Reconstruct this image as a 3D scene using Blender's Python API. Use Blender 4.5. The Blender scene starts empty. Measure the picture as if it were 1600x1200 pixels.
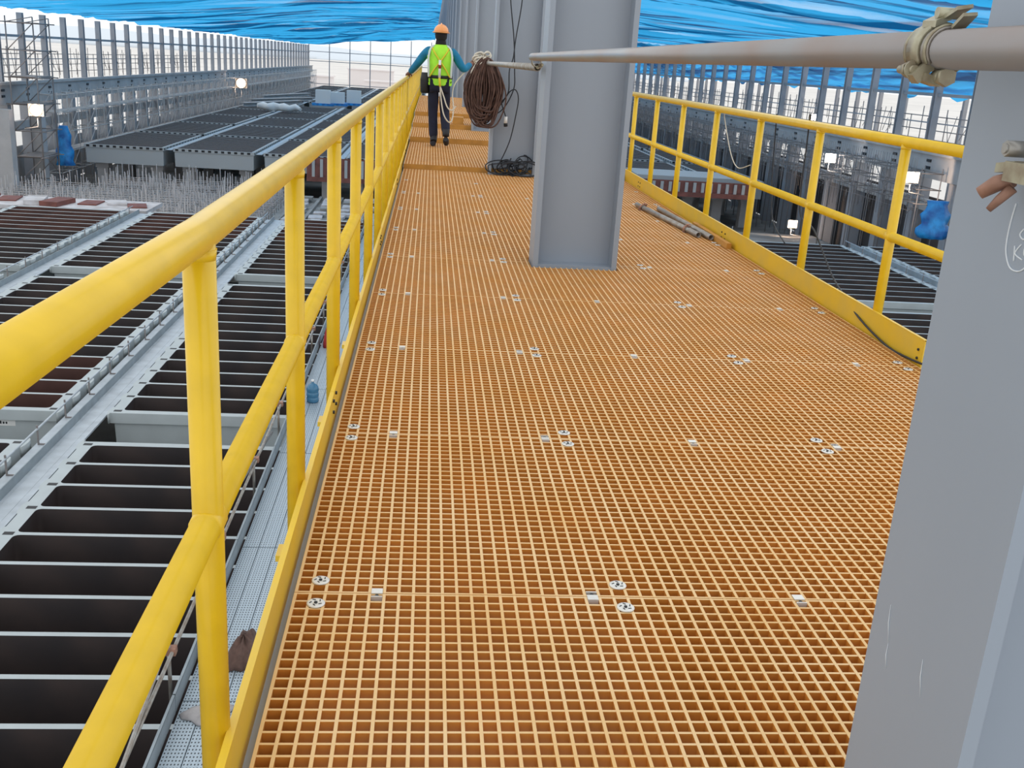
import bpy, math, random
from mathutils import Vector, Matrix
random.seed(7)
C = bpy.context.scene.collection
PI = math.pi

# ------------------------------------------------------------------ materials
def lin(c):
    c = c / 255.0
    return c / 12.92 if c <= 0.04045 else ((c + 0.055) / 1.055) ** 2.4
def rgb(r, g, b): return (lin(r), lin(g), lin(b), 1.0)
def mat(name, col, rough=0.5, metal=0.0, var=0.0, scale=8.0, bump=0.0, spec=0.5, col2=None, stretch=None):
    m = bpy.data.materials.new(name); m.use_nodes = True
    nt = m.node_tree; b = nt.nodes['Principled BSDF']
    b.inputs['Base Color'].default_value = col
    b.inputs['Roughness'].default_value = rough
    b.inputs['Metallic'].default_value = metal
    b.inputs['Specular IOR Level'].default_value = spec
    if var > 0 or bump > 0:
        tc = nt.nodes.new('ShaderNodeTexCoord'); no = nt.nodes.new('ShaderNodeTexNoise')
        no.inputs['Scale'].default_value = scale; no.inputs['Detail'].default_value = 4
        src = tc.outputs['Object']
        if stretch:
            mp = nt.nodes.new('ShaderNodeMapping'); mp.inputs['Scale'].default_value = stretch
            nt.links.new(src, mp.inputs['Vector']); src = mp.outputs['Vector']
        nt.links.new(src, no.inputs['Vector'])
        if var > 0:
            mx = nt.nodes.new('ShaderNodeMix'); mx.data_type = 'RGBA'
            c2 = col2 or tuple(min(1, c * (1 - var)) for c in col[:3]) + (1,)
            c1 = col if col2 else tuple(min(1, c * (1 + var * 0.6)) for c in col[:3]) + (1,)
            rp = nt.nodes.new('ShaderNodeMapRange')
            rp.inputs['From Min'].default_value = 0.32; rp.inputs['From Max'].default_value = 0.68
            nt.links.new(no.outputs['Fac'], rp.inputs['Value'])
            nt.links.new(rp.outputs['Result'], mx.inputs['Factor'])
            mx.inputs['A'].default_value = c1; mx.inputs['B'].default_value = c2
            nt.links.new(mx.outputs['Result'], b.inputs['Base Color'])
        if bump > 0:
            bp = nt.nodes.new('ShaderNodeBump'); bp.inputs['Strength'].default_value = bump
            bp.inputs['Distance'].default_value = 0.01
            nt.links.new(no.outputs['Fac'], bp.inputs['Height']); nt.links.new(bp.outputs['Normal'], b.inputs['Normal'])
    return m
def emit(name, col, s):
    m = bpy.data.materials.new(name); m.use_nodes = True
    b = m.node_tree.nodes['Principled BSDF']
    b.inputs['Emission Color'].default_value = col; b.inputs['Emission Strength'].default_value = s
    return m

M = {}
M['yellow'] = mat('yellow_gloss_paint', rgb(232, 190, 32), 0.28, var=0.06, scale=14)
M['kick'] = mat('yellow_toe_board_paint', rgb(232, 190, 40), 0.4, var=0.10, scale=6, col2=rgb(222, 186, 70))
M['frp'] = mat('orange_moulded_resin', rgb(210, 140, 58), 0.45, var=0.10, scale=5)
M['bar_top'] = mat('pale_resin_top', rgb(230, 196, 146), 0.6, var=0.14, scale=3, col2=rgb(222, 178, 114))  # paler resin colour for the top faces of the bars
M['steel_grey'] = mat('grey_painted_steel', rgb(147, 156, 168), 0.48, var=0.05, scale=1.5, stretch=(1, 1, 0.3))
M['galv'] = mat('galvanised_tube', rgb(165, 164, 160), 0.38, metal=0.55, var=0.2, scale=9, col2=rgb(140, 128, 116))
M['pipe'] = mat('weathered_scaffold_tube', rgb(150, 151, 153), 0.36, metal=0.4, var=0.5, scale=5, col2=rgb(150, 134, 126), stretch=(1, .5, 1))
M['coupler'] = mat('zinc_yellow_coupler', rgb(178, 174, 150), 0.4, metal=0.5, var=0.35, scale=30, col2=rgb(132, 116, 96))
M['coupler_rust'] = mat('rusty_coupler', rgb(170, 128, 108), 0.55, metal=0.3, var=0.3, scale=25)
M['disc'] = mat('stainless_disc', rgb(222, 220, 214), 0.35, metal=0.3)
M['black'] = mat('black_rubber', rgb(26, 26, 28), 0.55)
M['cable'] = mat('black_cable', rgb(30, 33, 40), 0.5)
M['tank'] = mat('grey_polymer_concrete', rgb(176, 184, 186), 0.6, var=0.06, scale=2)
M['tank_far'] = mat('pale_grey_cell_concrete', rgb(168, 170, 170), 0.65)
M['lining'] = mat('dark_cell_lining', rgb(66, 56, 54), 0.6, var=0.3, scale=1.2, col2=rgb(48, 44, 46))
M['lining_far'] = mat('dark_grey_cell_lining', rgb(96, 90, 90), 0.7)  # lighter than the near lining, far-hall haze mixed into the colour
M['lining_red'] = mat('brown_cell_lining', rgb(82, 54, 48), 0.6, var=0.3, scale=1.2)
M['deckplate'] = mat('light_galvanised_gutter', rgb(180, 188, 195), 0.5, metal=0.15, var=0.15, scale=3)
M['toeboard'] = mat('galvanised_toe_board', rgb(150, 160, 166), 0.5, metal=0.3, var=0.15, scale=3)
M['concrete'] = mat('site_concrete', rgb(150, 150, 148), 0.85, var=0.3, scale=0.6)
M['concrete_dark'] = mat('old_concrete_slab', rgb(132, 128, 124), 0.9, var=0.35, scale=0.5)
M['precast'] = mat('precast_grey', rgb(184, 180, 178), 0.8, var=0.15, scale=0.7)
M['wall_dark'] = mat('dark_concrete_wall', rgb(84, 78, 76), 0.9, var=0.3, scale=.4)  # darker tone than the left wall, behind the paler columns
M['wallcol'] = mat('hazed_wall_column_paint', rgb(158, 158, 162), 0.6, var=0.1, scale=0.7)  # grey lightened to stand in for the haze of the far hall
M['tube'] = mat('scaffold_tube_far', rgb(196, 190, 186), 0.5, metal=0.3)
M['tube_dark'] = mat('dull_scaffold_tube', rgb(138, 132, 130), 0.55, metal=0.3)
M['rebar'] = mat('rebar', rgb(186, 180, 178), 0.6, metal=0.2)
M['brown'] = mat('red_brown_formwork', rgb(120, 72, 64), 0.7, var=0.3, scale=2)
M['timber'] = mat('yellow_timber', rgb(196, 140, 60), 0.6, var=0.2, scale=5)
M['paleboard'] = mat('pale_formwork_board', rgb(205, 203, 206), 0.75, var=0.25, scale=1.5, col2=rgb(168, 164, 164))
M['earth'] = mat('hazed_dusty_ground', rgb(222, 216, 210), 0.95, var=0.12, scale=0.03)  # dust colour pushed near white to carry the haze and overexposure outside
M['rope_brown'] = mat('brown_rope', rgb(70, 48, 42), 0.8, var=0.3, scale=20, col2=rgb(98, 72, 62))
M['rope_pale'] = mat('pale_rope', rgb(214, 206, 190), 0.75)
M['sack'] = mat('brown_sacking', rgb(96, 74, 66), 0.9, var=0.3, scale=12)
M['cloth'] = mat('grey_cloth', rgb(168, 164, 164), 0.9, var=0.2, scale=8)
M['jug'] = mat('blue_plastic', rgb(66, 118, 150), 0.2)
M['tarp'] = mat('blue_tarpaulin', rgb(50, 165, 235), 0.45, var=0.35, scale=1.6, col2=rgb(20, 84, 160))
M['white'] = mat('white_plastic', rgb(228, 228, 226), 0.5)
M['red'] = mat('red_fabric', rgb(150, 40, 40), 0.8)
M['skin'] = mat('skin', rgb(120, 80, 62), 0.55)
M['helmet'] = mat('orange_helmet', rgb(238, 160, 96), 0.3)
M['hair'] = mat('black_hood', rgb(26, 22, 26), 0.85)
M['shirt'] = mat('teal_shirt', rgb(20, 120, 160), 0.8, var=0.2, scale=10)
M['vest'] = mat('lime_vest', rgb(170, 240, 60), 0.7, var=0.1, scale=10)
M['reflect'] = mat('grey_reflective_tape', rgb(205, 214, 210), 0.35)
M['navy'] = mat('navy_trousers', rgb(26, 30, 52), 0.85, var=0.2, scale=10)
M['boot'] = mat('dark_boot', rgb(38, 38, 44), 0.6)
M['webbing'] = mat('yellow_webbing', rgb(222, 200, 50), 0.7)
M['chalk'] = mat('white_chalk', rgb(215, 220, 224), 0.9)
M['lamp'] = emit('lamp_glass', (1.0, 0.93, 0.84, 1), 14)
M['lamp_warm'] = emit('warm_lamp_glass', (1.0, 0.66, 0.40, 1), 3.5)
M['housing'] = mat('lamp_housing', rgb(120, 118, 116), 0.5)
M['hill'] = mat('hazy_hill', rgb(214, 220, 226), 1.0)
M['house'] = mat('pale_site_building', rgb(226, 218, 216), 0.9)

def perforated():
    m = mat('perforated_steel', rgb(176, 190, 200), 0.45, metal=0.3)
    nt = m.node_tree; b = nt.nodes['Principled BSDF']
    tc = nt.nodes.new('ShaderNodeTexCoord'); mp = nt.nodes.new('ShaderNodeMapping')
    mp.inputs['Scale'].default_value = (26, 16, 0)
    nt.links.new(tc.outputs['Object'], mp.inputs['Vector'])
    fr = nt.nodes.new('ShaderNodeVectorMath'); fr.operation = 'FRACTION'; nt.links.new(mp.outputs['Vector'], fr.inputs[0])
    sb = nt.nodes.new('ShaderNodeVectorMath'); sb.operation = 'SUBTRACT'; sb.inputs[1].default_value = (.5, .5, 0)
    nt.links.new(fr.outputs['Vector'], sb.inputs[0])
    ln = nt.nodes.new('ShaderNodeVectorMath'); ln.operation = 'LENGTH'; nt.links.new(sb.outputs['Vector'], ln.inputs[0])
    lt = nt.nodes.new('ShaderNodeMath'); lt.operation = 'LESS_THAN'; lt.inputs[1].default_value = 0.24
    nt.links.new(ln.outputs['Value'], lt.inputs[0])
    mx = nt.nodes.new('ShaderNodeMix'); mx.data_type = 'RGBA'
    mx.inputs['A'].default_value = rgb(176, 190, 200); mx.inputs['B'].default_value = rgb(70, 76, 82)
    nt.links.new(lt.outputs['Value'], mx.inputs['Factor']); nt.links.new(mx.outputs['Result'], b.inputs['Base Color'])
    return m
M['perf'] = perforated()

def net_material(name='blue_safety_net', scale=(0.035, 0.75, 0.1), open_weave=0.62):
    m = bpy.data.materials.new(name); m.use_nodes = True
    nt = m.node_tree; nt.nodes.clear()
    out = nt.nodes.new('ShaderNodeOutputMaterial')
    tr = nt.nodes.new('ShaderNodeBsdfTranslucent'); di = nt.nodes.new('ShaderNodeBsdfDiffuse'); tp = nt.nodes.new('ShaderNodeBsdfTransparent')
    tc = nt.nodes.new('ShaderNodeTexCoord'); mp = nt.nodes.new('ShaderNodeMapping'); mp.inputs['Scale'].default_value = scale
    no = nt.nodes.new('ShaderNodeTexNoise'); no.inputs['Scale'].default_value = 1.0; no.inputs['Detail'].default_value = 5
    nt.links.new(tc.outputs['Object'], mp.inputs['Vector']); nt.links.new(mp.outputs['Vector'], no.inputs['Vector'])
    cr = nt.nodes.new('ShaderNodeValToRGB')
    e = cr.color_ramp.elements
    e[0].position = 0.40; e[0].color = (0.006, 0.10, 0.27, 1)
    e[1].position = 0.50; e[1].color = (0.05, 0.46, 0.88, 1)
    nt.links.new(no.outputs['Fac'], cr.inputs['Fac'])
    nt.links.new(cr.outputs['Color'], tr.inputs['Color']); nt.links.new(cr.outputs['Color'], di.inputs['Color'])
    a = nt.nodes.new('ShaderNodeMixShader'); a.inputs[0].default_value = 0.25
    nt.links.new(tr.outputs[0], a.inputs[1]); nt.links.new(di.outputs[0], a.inputs[2])
    c = nt.nodes.new('ShaderNodeMixShader')
    lw = nt.nodes.new('ShaderNodeLayerWeight'); lw.inputs['Blend'].default_value = 0.5
    mr = nt.nodes.new('ShaderNodeMapRange'); mr.inputs['From Min'].default_value = 0.15; mr.inputs['From Max'].default_value = 0.8
    mr.inputs['To Min'].default_value = open_weave; mr.inputs['To Max'].default_value = 0.03   # open weave: holes close up at a slant
    nt.links.new(lw.outputs['Facing'], mr.inputs['Value']); nt.links.new(mr.outputs['Result'], c.inputs[0])
    nt.links.new(a.outputs[0], c.inputs[1]); nt.links.new(tp.outputs[0], c.inputs[2])
    nt.links.new(c.outputs[0], out.inputs['Surface'])
    return m
M['net'] = net_material()
M['curtain'] = net_material('blue_net_curtain', (0.3, 0.045, 2.2), 0.03)

# ------------------------------------------------------------------ mesh builder
class MB:
    def __init__(s): s.v = []; s.f = []; s.m = []; s.s = []
    def face(s, idx, mi=0, sm=False): s.f.append(tuple(idx)); s.m.append(mi); s.s.append(sm)
    def box(s, x0, x1, y0, y1, z0, z1, mi=0, top=None, tx=0.0, ty=0.0):
        """tx, ty: how much narrower the bottom is on each side"""
        b = len(s.v)
        s.v += [(x0+tx, y0+ty, z0), (x1-tx, y0+ty, z0), (x1-tx, y1-ty, z0), (x0+tx, y1-ty, z0), (x0, y0, z1), (x1, y0, z1), (x1, y1, z1), (x0, y1, z1)]
        for q in ((3, 2, 1, 0), (0, 1, 5, 4), (1, 2, 6, 5), (2, 3, 7, 6), (3, 0, 4, 7)): s.face([b + i for i in q], mi)
        s.face([b + 4, b + 5, b + 6, b + 7], mi if top is None else top)
        return s
    def obox(s, c, u, v, w, mi=0):
        """box about centre c with half-axis vectors u, v, w"""
        c = Vector(c); u = Vector(u); v = Vector(v); w = Vector(w); b = len(s.v)
        for k in (-1, 1):
            for (i, j) in ((-1, -1), (1, -1), (1, 1), (-1, 1)): s.v.append(tuple(c + u*i + v*j + w*k))
        for q in ((3, 2, 1, 0), (4, 5, 6, 7), (0, 1, 5, 4), (1, 2, 6, 5), (2, 3, 7, 6), (3, 0, 4, 7)): s.face([b + i for i in q], mi)
        return s
    def loft(s, rings, mi=0, cap=True, closed=False, sm=True):
        n = len(rings[0]); b = len(s.v)
        for r in rings: s.v += [tuple(p) for p in r]
        R = len(rings)
        for i in range(R if closed else R - 1):
            j = (i + 1) % R
            for k in range(n):
                l = (k + 1) % n
                s.face((b + i*n + k, b + i*n + l, b + j*n + l, b + j*n + k), mi, sm)
        if cap and not closed:
            s.face([b + k for k in range(n)][::-1], mi); s.face([b + (R-1)*n + k for k in range(n)], mi)
        return s
    def tube(s, pts, r, n=8, mi=0, cap=True, closed=False):
        P = [Vector(p) for p in pts]; rings = []
        N = len(P); up = None
        for i in range(N):
            a = P[i-1] if (i > 0 or closed) else P[i]; c = P[(i+1) % N] if (i < N-1 or closed) else P[i]
            t = (c - a).normalized()
            if up is None:
                h = Vector((0, 0, 1)) if abs(t.z) < .9 else Vector((1, 0, 0))
                up = (h - t * h.dot(t)).normalized()
            else:
                up = (up - t * up.dot(t))
                up = up.normalized() if up.length > 1e-6 else Vector((1, 0, 0))
            w = t.cross(up)
            rr = r[i] if isinstance(r, (list, tuple)) else r
            rings.append([P[i] + (up * math.cos(2*PI*k/n) + w * math.sin(2*PI*k/n)) * rr for k in range(n)])
        return s.loft(rings, mi, cap, closed)
    def cyl(s, p0, p1, r, n=10, mi=0): return s.tube([p0, p1], r, n, mi)
    def ball(s, c, rx, ry, rz, n=12, m=8, mi=0, z0=-1.0, z1=1.0):
        rings = []
        for i in range(m + 1):
            a = math.asin(max(-1, min(1, z0))) + (math.asin(max(-1, min(1, z1))) - math.asin(max(-1, min(1, z0)))) * i / m
            rings.append([(c[0] + rx*max(.001, math.cos(a))*math.cos(2*PI*k/n), c[1] + ry*max(.001, math.cos(a))*math.sin(2*PI*k/n), c[2] + rz*math.sin(a)) for k in range(n)])
        return s.loft(rings, mi)
    def mesh(s, name, mats):
        me = bpy.data.meshes.new(name); me.from_pydata(s.v, [], s.f)
        for m in mats: me.materials.append(m)
        me.polygons.foreach_set('material_index', s.m); me.polygons.foreach_set('use_smooth', s.s)
        me.update(); return me
    def build(s, name, mats, parent=None, loc=None):
        if not isinstance(mats, (list, tuple)): mats = [mats]
        return link(name, s.mesh(name, mats), parent, loc)
def link(name, me, parent=None, loc=None):
    o = bpy.data.objects.new(name, me); C.objects.link(o)
    if parent: o.parent = parent
    if loc: o.location = loc
    return o
def tag(o, label=None, cat=None, group=None, kind=None):
    if label: o['label'] = label
    if cat: o['category'] = cat
    if group: o['group'] = group
    if kind: o['kind'] = kind
    return o
def thing(name, label, cat, loc=(0, 0, 0), group=None, rz=0.0):
    o = bpy.data.objects.new(name, None); C.objects.link(o); o.location = loc; o.rotation_euler = (0, 0, rz)
    o.empty_display_size = 0.1
    return tag(o, label, cat, group)
def copy_tree(o, parent=None, loc=None, label=None):
    c = o.copy(); C.objects.link(c)
    if parent: c.parent = parent
    if loc is not None: c.location = loc
    if label: c['label'] = label
    for ch in list(o.children): copy_tree(ch, c)
    return c
def spline(pts, n=8, closed=False):
    P = [Vector(p) for p in pts]; out = []; N = len(P)
    for i in range(N if closed else N - 1):
        if closed: a, b, c, d = P[i-1], P[i], P[(i+1) % N], P[(i+2) % N]
        else: a, b, c, d = P[max(0, i-1)], P[i], P[i+1], P[min(N-1, i+2)]
        for k in range(n):
            t = k / n
            out.append(0.5 * ((2*b) + (c - a)*t + (2*a - 5*b + 4*c - d)*t*t + (3*b - a - 3*c + d)*t**3))
    if not closed: out.append(P[-1])
    return out
ONES = 'first second third fourth fifth sixth seventh eighth ninth tenth eleventh twelfth thirteenth fourteenth fifteenth sixteenth seventeenth eighteenth nineteenth twentieth'.split()
TENS = {20: 'twenty', 30: 'thirty', 40: 'forty', 50: 'fifty', 60: 'sixty'}
TENTH = {30: 'thirtieth', 40: 'fortieth', 50: 'fiftieth', 60: 'sixtieth'}
def nth(i):
    """0 -> first"""
    n = i + 1
    if n <= 20: return ONES[n-1]
    if n % 10 == 0: return TENTH[n]
    return TENS[n // 10 * 10] + '-' + ONES[n % 10 - 1]

# ------------------------------------------------------------------ camera
F_PX, PITCH, ROLL, YAW = 1559.289, 0.3099, 0.0633, 0.0955
CAM = Vector((0.3056, -2.3397, 1.342))
fw = Vector((math.sin(YAW)*math.cos(PITCH), math.cos(YAW)*math.cos(PITCH), -math.sin(PITCH)))
rt0 = Vector((math.cos(YAW), -math.sin(YAW), 0)); up0 = rt0.cross(fw)
rt = rt0*math.cos(ROLL) + up0*math.sin(ROLL); up = up0*math.cos(ROLL) - rt0*math.sin(ROLL)
cam = bpy.data.cameras.new('camera'); co = bpy.data.objects.new('camera', cam); C.objects.link(co)
cam.sensor_width = 36; cam.lens = 36 * F_PX / 1600; cam.clip_start = 0.05; cam.clip_end = 5000
co.matrix_world = Matrix(((rt.x, up.x, -fw.x, CAM.x), (rt.y, up.y, -fw.y, CAM.y), (rt.z, up.z, -fw.z, CAM.z), (0, 0, 0, 1)))
bpy.context.scene.camera = co

# ------------------------------------------------------------------ world and colour management
sc = bpy.context.scene
w = bpy.data.worlds.new('overcast_sky'); sc.world = w; w.use_nodes = True
bg = w.node_tree.nodes['Background']; bg.inputs['Color'].default_value = (0.93, 0.97, 1.0, 1); bg.inputs['Strength'].default_value = 1.0
sc.view_settings.view_transform = 'Standard'; sc.view_settings.look = 'None'; sc.view_settings.gamma = 1.0
sc.view_settings.use_curve_mapping = False; sc.view_settings.exposure = 0.35

# ------------------------------------------------------------------ walkway grating
P_C = 0.0381
PANEL = 1.175
NCOL = 74
COL_FRONT = [-1.245] + [4.56 + 5.9*k for k in range(28)]
CX0, CX1, CFW = 1.06, 1.655, 0.30           # column section: outside of flanges, flange width
def column_holes():
    h = [(CX0-.012, CX1+.012, f-.012, f+CFW+.012) for f in COL_FRONT]
    return h
HOLES = column_holes()
def clipped(a, b, lo, hi):
    out = []
    if a < lo: out.append((a, min(b, lo)))
    if b > hi: out.append((max(a, hi), b))
    return [q for q in out if q[1] - q[0] > .004]
def panel_mesh(y0, x1c=NCOL):
    mb = MB(); hw = 0.0040; H = 0.038; n = 31; pit = (PANEL - 2*hw - .002) / n
    hol = [h for h in HOLES if h[3] > y0 and h[2] < y0 + PANEL]
    W = x1c * P_C
    for c in range(x1c + 1):
        x = c * P_C; segs = [(0.001, PANEL - .001)]
        for h in hol:
            if h[0] < x + hw and h[1] > x - hw:
                segs = [q for a, b in segs for q in clipped(a, b, h[2]-y0, h[3]-y0)]
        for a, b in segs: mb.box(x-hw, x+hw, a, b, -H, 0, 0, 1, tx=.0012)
    for k in range(n + 1):
        y = .001 + hw + k*pit; segs = [(-hw, W + hw)]
        for h in hol:
            if h[2] < y0 + y + hw and h[3] > y0 + y - hw:
                segs = [q for a, b in segs for q in clipped(a, b, h[0], h[1])]
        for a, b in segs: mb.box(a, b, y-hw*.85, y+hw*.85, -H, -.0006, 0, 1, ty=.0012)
    return mb
disc_me = None
def make_fixings():
    d = MB()
    R = 0.0238
    rings = [[(r*math.cos(2*PI*k/20), r*math.sin(2*PI*k/20), z) for k in range(20)] for r, z in ((R, .0005), (R, .0025), (R-.003, .0045), (.012, .0045), (.009, .003))]
    d.loft(rings, 0)
    b = MB(); b.cyl((0, 0, .003), (0, 0, .0058), .0045, 8)
    for a in range(5):
        t = a*1.25 + .4; c = (math.cos(t)*.0135, math.sin(t)*.0135, .0048)
        b.obox(c, (.0042*math.cos(t+.9), .0042*math.sin(t+.9), 0), (-.0013*math.sin(t+.9), .0013*math.cos(t+.9), 0), (0, 0, .0006))
    k = MB()
    k.box(-.0145, .0145, -.004, .021, .0005, .003); k.box(-.0145, .0145, .019, .021, -.018, .0005)
    k.box(-.0145, .0145, -.022, -.018, -.012, .003, 0); k.box(-.0145, .0145, -.022, -.004, -.013, -.010, 1)
    k.cyl((0, -.011, -.010), (0, -.011, .001), .005, 8, 1)
    return d.mesh('hold_down_disc', [M['disc']]), b.mesh('bolt', [M['black']]), k.mesh('saddle_clip', [M['disc'], M['black']])
DISC, BOLT, CLIP = make_fixings()
DISC_COLS = [1.5, 22.6, 49.0, 72.0]
CLIP_COLS = [5.5, 20.5, 35.5, 50.5, 65.5]
level = [(k*PANEL, 0.0) for k in range(-1, 9)]
y = 10.60
for nP, z in ((3, .06), (2, .14), (2, .22), (8, .30)):
    for i in range(nP): level.append((y, z)); y += PANEL
    y += .02
for i, (y0, z) in enumerate(level):
    p = thing('grating_panel', 'orange moulded grating panel, %s from the near end of the walkway' % nth(i), 'floor grating', (0, y0, z), 'orange grating panels along the walkway')
    panel_mesh(y0).build('grate_bars', [M['frp'], M['bar_top']], p)
    if z > 0 and abs(level[i-1][1] - z) > .01:
        r = MB(); r.box(-.005, NCOL*P_C+.005, -.014, -.002, -.085, .001); r.build('riser', M['timber'], p)
    if y0 < 9:
        for c in DISC_COLS:
            for yy in (1.6*.0377, PANEL - 1.5*.0377):
                xx = c*P_C
                if y0 > 4 and y0 < 5 and 1.0 < xx < 1.7: continue
                if any(h[0]-.03 < xx < h[1]+.03 and h[2]-.03 < y0+yy < h[3]+.03 for h in HOLES): continue
                o = link('hold_down_disc', DISC, p, (xx, yy, 0)); link('bolt', BOLT, o).rotation_euler = (0, 0, c + y0)
        for j, c in enumerate(CLIP_COLS):
            xx = c*P_C
            if any(h[0]-.03 < xx < h[1]+.03 and h[2]-.05 < y0+.02 < h[3]+.05 for h in HOLES): continue
            o = link('saddle_clip', CLIP, p, (xx, 0.0, 0))
            if j % 2: o.rotation_euler = (0, 0, PI)
for xx in (0.02, 1.0, 2.78):
    b = MB(); b.box(xx-.06, xx+.06, -3.5, 30, -.05, -.04); b.box(xx-.006, xx+.006, -3.5, 30, -.33, -.05); b.box(xx-.06, xx+.06, -3.5, 30, -.34, -.33)
    b.build('trim', M['tank']).name = 'trim_1'
for o in list(C.objects):
    if o.name.startswith('trim_'): o['kind'] = 'structure'

for z, ya, yb in ((.06, 10.6, 14.1), (.14, 14.15, 16.5), (.22, 16.52, 18.85), (.30, 18.9, 28.2)):
    for xx in (0.02, 1.0, 2.78):
        b = MB(); b.box(xx-.04, xx+.04, ya, yb, -.04, z-.0385); b.build('trim_1', M['steel_grey'])['kind'] = 'structure'

# ------------------------------------------------------------------ yellow railings
def railing(name, label, X, ys, y0, y1, zr, zm, side, toe_h, kx, zf=0.0):
    t = thing(name, label, 'railing', (X, y0, zf))
    a = MB()
    a.tube([(0, 0, zr + (.034 if side > 0 else 0)), (0, 1.62, zr), (0, 1.70, zr), (0, y1-y0, zr)], .030, 20); a.build('top_rail', M['yellow'], t)
    a = MB(); a.tube([(0, 0, zm), (0, y1-y0, zm)], .027, 16); a.build('mid_rail', M['yellow'], t)
    for yy in ys:
        p = MB(); p.tube([(0, yy-y0, -.16), (0, yy-y0, zr-.012)], .0275, 18)
        p.tube([(0, yy-y0, zr-.040), (0, yy-y0, zr-.022)], [.0275, .0298], 18)
        p.tube([(0, yy-y0-.034, zm), (0, yy-y0-.026, zm), (0, yy-y0+.026, zm), (0, yy-y0+.034, zm)], [.0272, .0300, .0300, .0272], 14)
        p.box(-.03*side-.03, -.03*side+.03, yy-y0-.04, yy-y0+.04, -.17, -.15)
        p.build('post', M['yellow'], t)
    L = 3.66; yy = y0; 
    while yy < y1 - .1:
        e = min(y1, yy + L); b = MB(); x = kx - X
        b.box(x-.003, x+.003, yy-y0+.002, e-y0-.002, -.045, toe_h)
        b.box(min(x+.004*side, x-.012*side), max(x+.004*side, x-.012*side), yy-y0+.002, e-y0-.002, toe_h-.005, toe_h+.001)
        q = b.build('toe_board', M['kick'], t)
        s = MB()
        for zz in (.03, .075):
            for ee in (.05, e-yy-.05):
                s.cyl((x-.006*-side*-1, yy-y0+ee, zz), (x+.010*side, yy-y0+ee, zz), .007, 8)
        s.build('bolt', M['black'], q)
        yy = e
    return t
LEFT_YS = [-1.88 + 1.2*k for k in range(32)]
railing('handrail', 'long yellow tubular railing along the open-pit side, gripped by the worker', -0.065, LEFT_YS, -2.3, 36.0, 1.045, .53, 1, .095, -.030)
RIGHT_YS = [3.02 + 1.255*k for k in range(24)]
railing('handrail', 'yellow tubular railing behind the steel columns, ending at the near column', 2.88, RIGHT_YS, 2.36, 32.0, 1.068, .555, -1, .135, 2.845)

# ------------------------------------------------------------------ steel columns
def h_column(i, front):
    if i == 0: lab = 'grey steel column nearest the viewer, with chalk writing on its flange'
    elif i == 1: lab = 'big grey steel column standing in the middle of the walkway'
    elif i == 2: lab = 'grey steel column with black cable looped at its foot'
    else: lab = 'grey steel column, %s along the walkway from the chalk-marked one' % nth(i-1)
    t = thing('steel_column', lab, 'column', ((CX0+CX1)/2, front + CFW/2, -1.0), 'grey steel columns along the walkway')
    hx = (CX1-CX0)/2; T = .022 if i == 0 else .036; H = 11.0
    for s in (-1, 1):
        f = MB(); f.box(min(s*hx, s*(hx-T)), max(s*hx, s*(hx-T)), -CFW/2, CFW/2, 0, H); f.build('flange', M['steel_grey'], t)
    wb = MB(); wb.box(-hx+T, hx-T, -.011, .011, 0, H); wb.build('web', M['steel_grey'], t)
    if i < 6:
        zb = 1.0 + (0 if i < 3 else .15)
        b = MB(); b.box(-hx+T, hx-T, -CFW/2+.01, -.011, zb-.02, zb+.012); b.build('base_stiffener', M['steel_grey'], t)
    return t
COLS = [h_column(i, f) for i, f in enumerate(COL_FRONT)]

def onX(px, py, X):
    d = fw + rt*((px-800)/F_PX) + up*((600-py)/F_PX); t = (X - CAM.x)/d.x; return CAM + d*t
def onZ(px, py, Z):
    d = fw + rt*((px-800)/F_PX) + up*((600-py)/F_PX); t = (Z - CAM.z)/d.z; return CAM + d*t
# chalk writing on the outer flange of the near column: a loop round letters "KOR"
ch = MB(); XF = CX0 - .0006
strokes = [[(1588, 318), (1580, 345), (1574, 372), (1572, 395), (1578, 418), (1592, 424), (1606, 414), (1616, 396)],
           [(1586, 384), (1584, 408)], [(1596, 382), (1586, 396), (1597, 406)],
           [(1602, 386), (1600, 396), (1604, 402), (1609, 396), (1608, 387), (1602, 386)],
           [(1613, 384), (1611, 404)], [(1613, 384), (1620, 388), (1612, 394), (1620, 403)],
           [(1600, 358), (1594, 366), (1598, 374), (1604, 372)]]
root = COLS[0]
for st in strokes:
    ch.tube([onX(px, py, XF) - Vector(root.location) for px, py in spline([(a, b, 0) for a, b in st], 4) and [(q.x, q.y) for q in spline([(a, b, 0) for a, b in st], 4)]], .0011, 5)
o = ch.build('chalk_writing', M['chalk'], root); o['label'] = 'white chalk letters inside a chalk loop'
sm = MB()
for px, py, L in ((1392, 945, 60), (1388, 1005, 40), (1442, 1030, 60)):
    a = onX(px, py, XF) - Vector(root.location); b = onX(px-4, py+L, XF) - Vector(root.location)
    sm.tube([a, (a+b)/2 + Vector((0, .004, 0)), b], [.0003, .0008, .0003], 5)
o = sm.build('scuff_mark', M['chalk'], root); o['label'] = 'pale scuff marks low on the flange'

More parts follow.
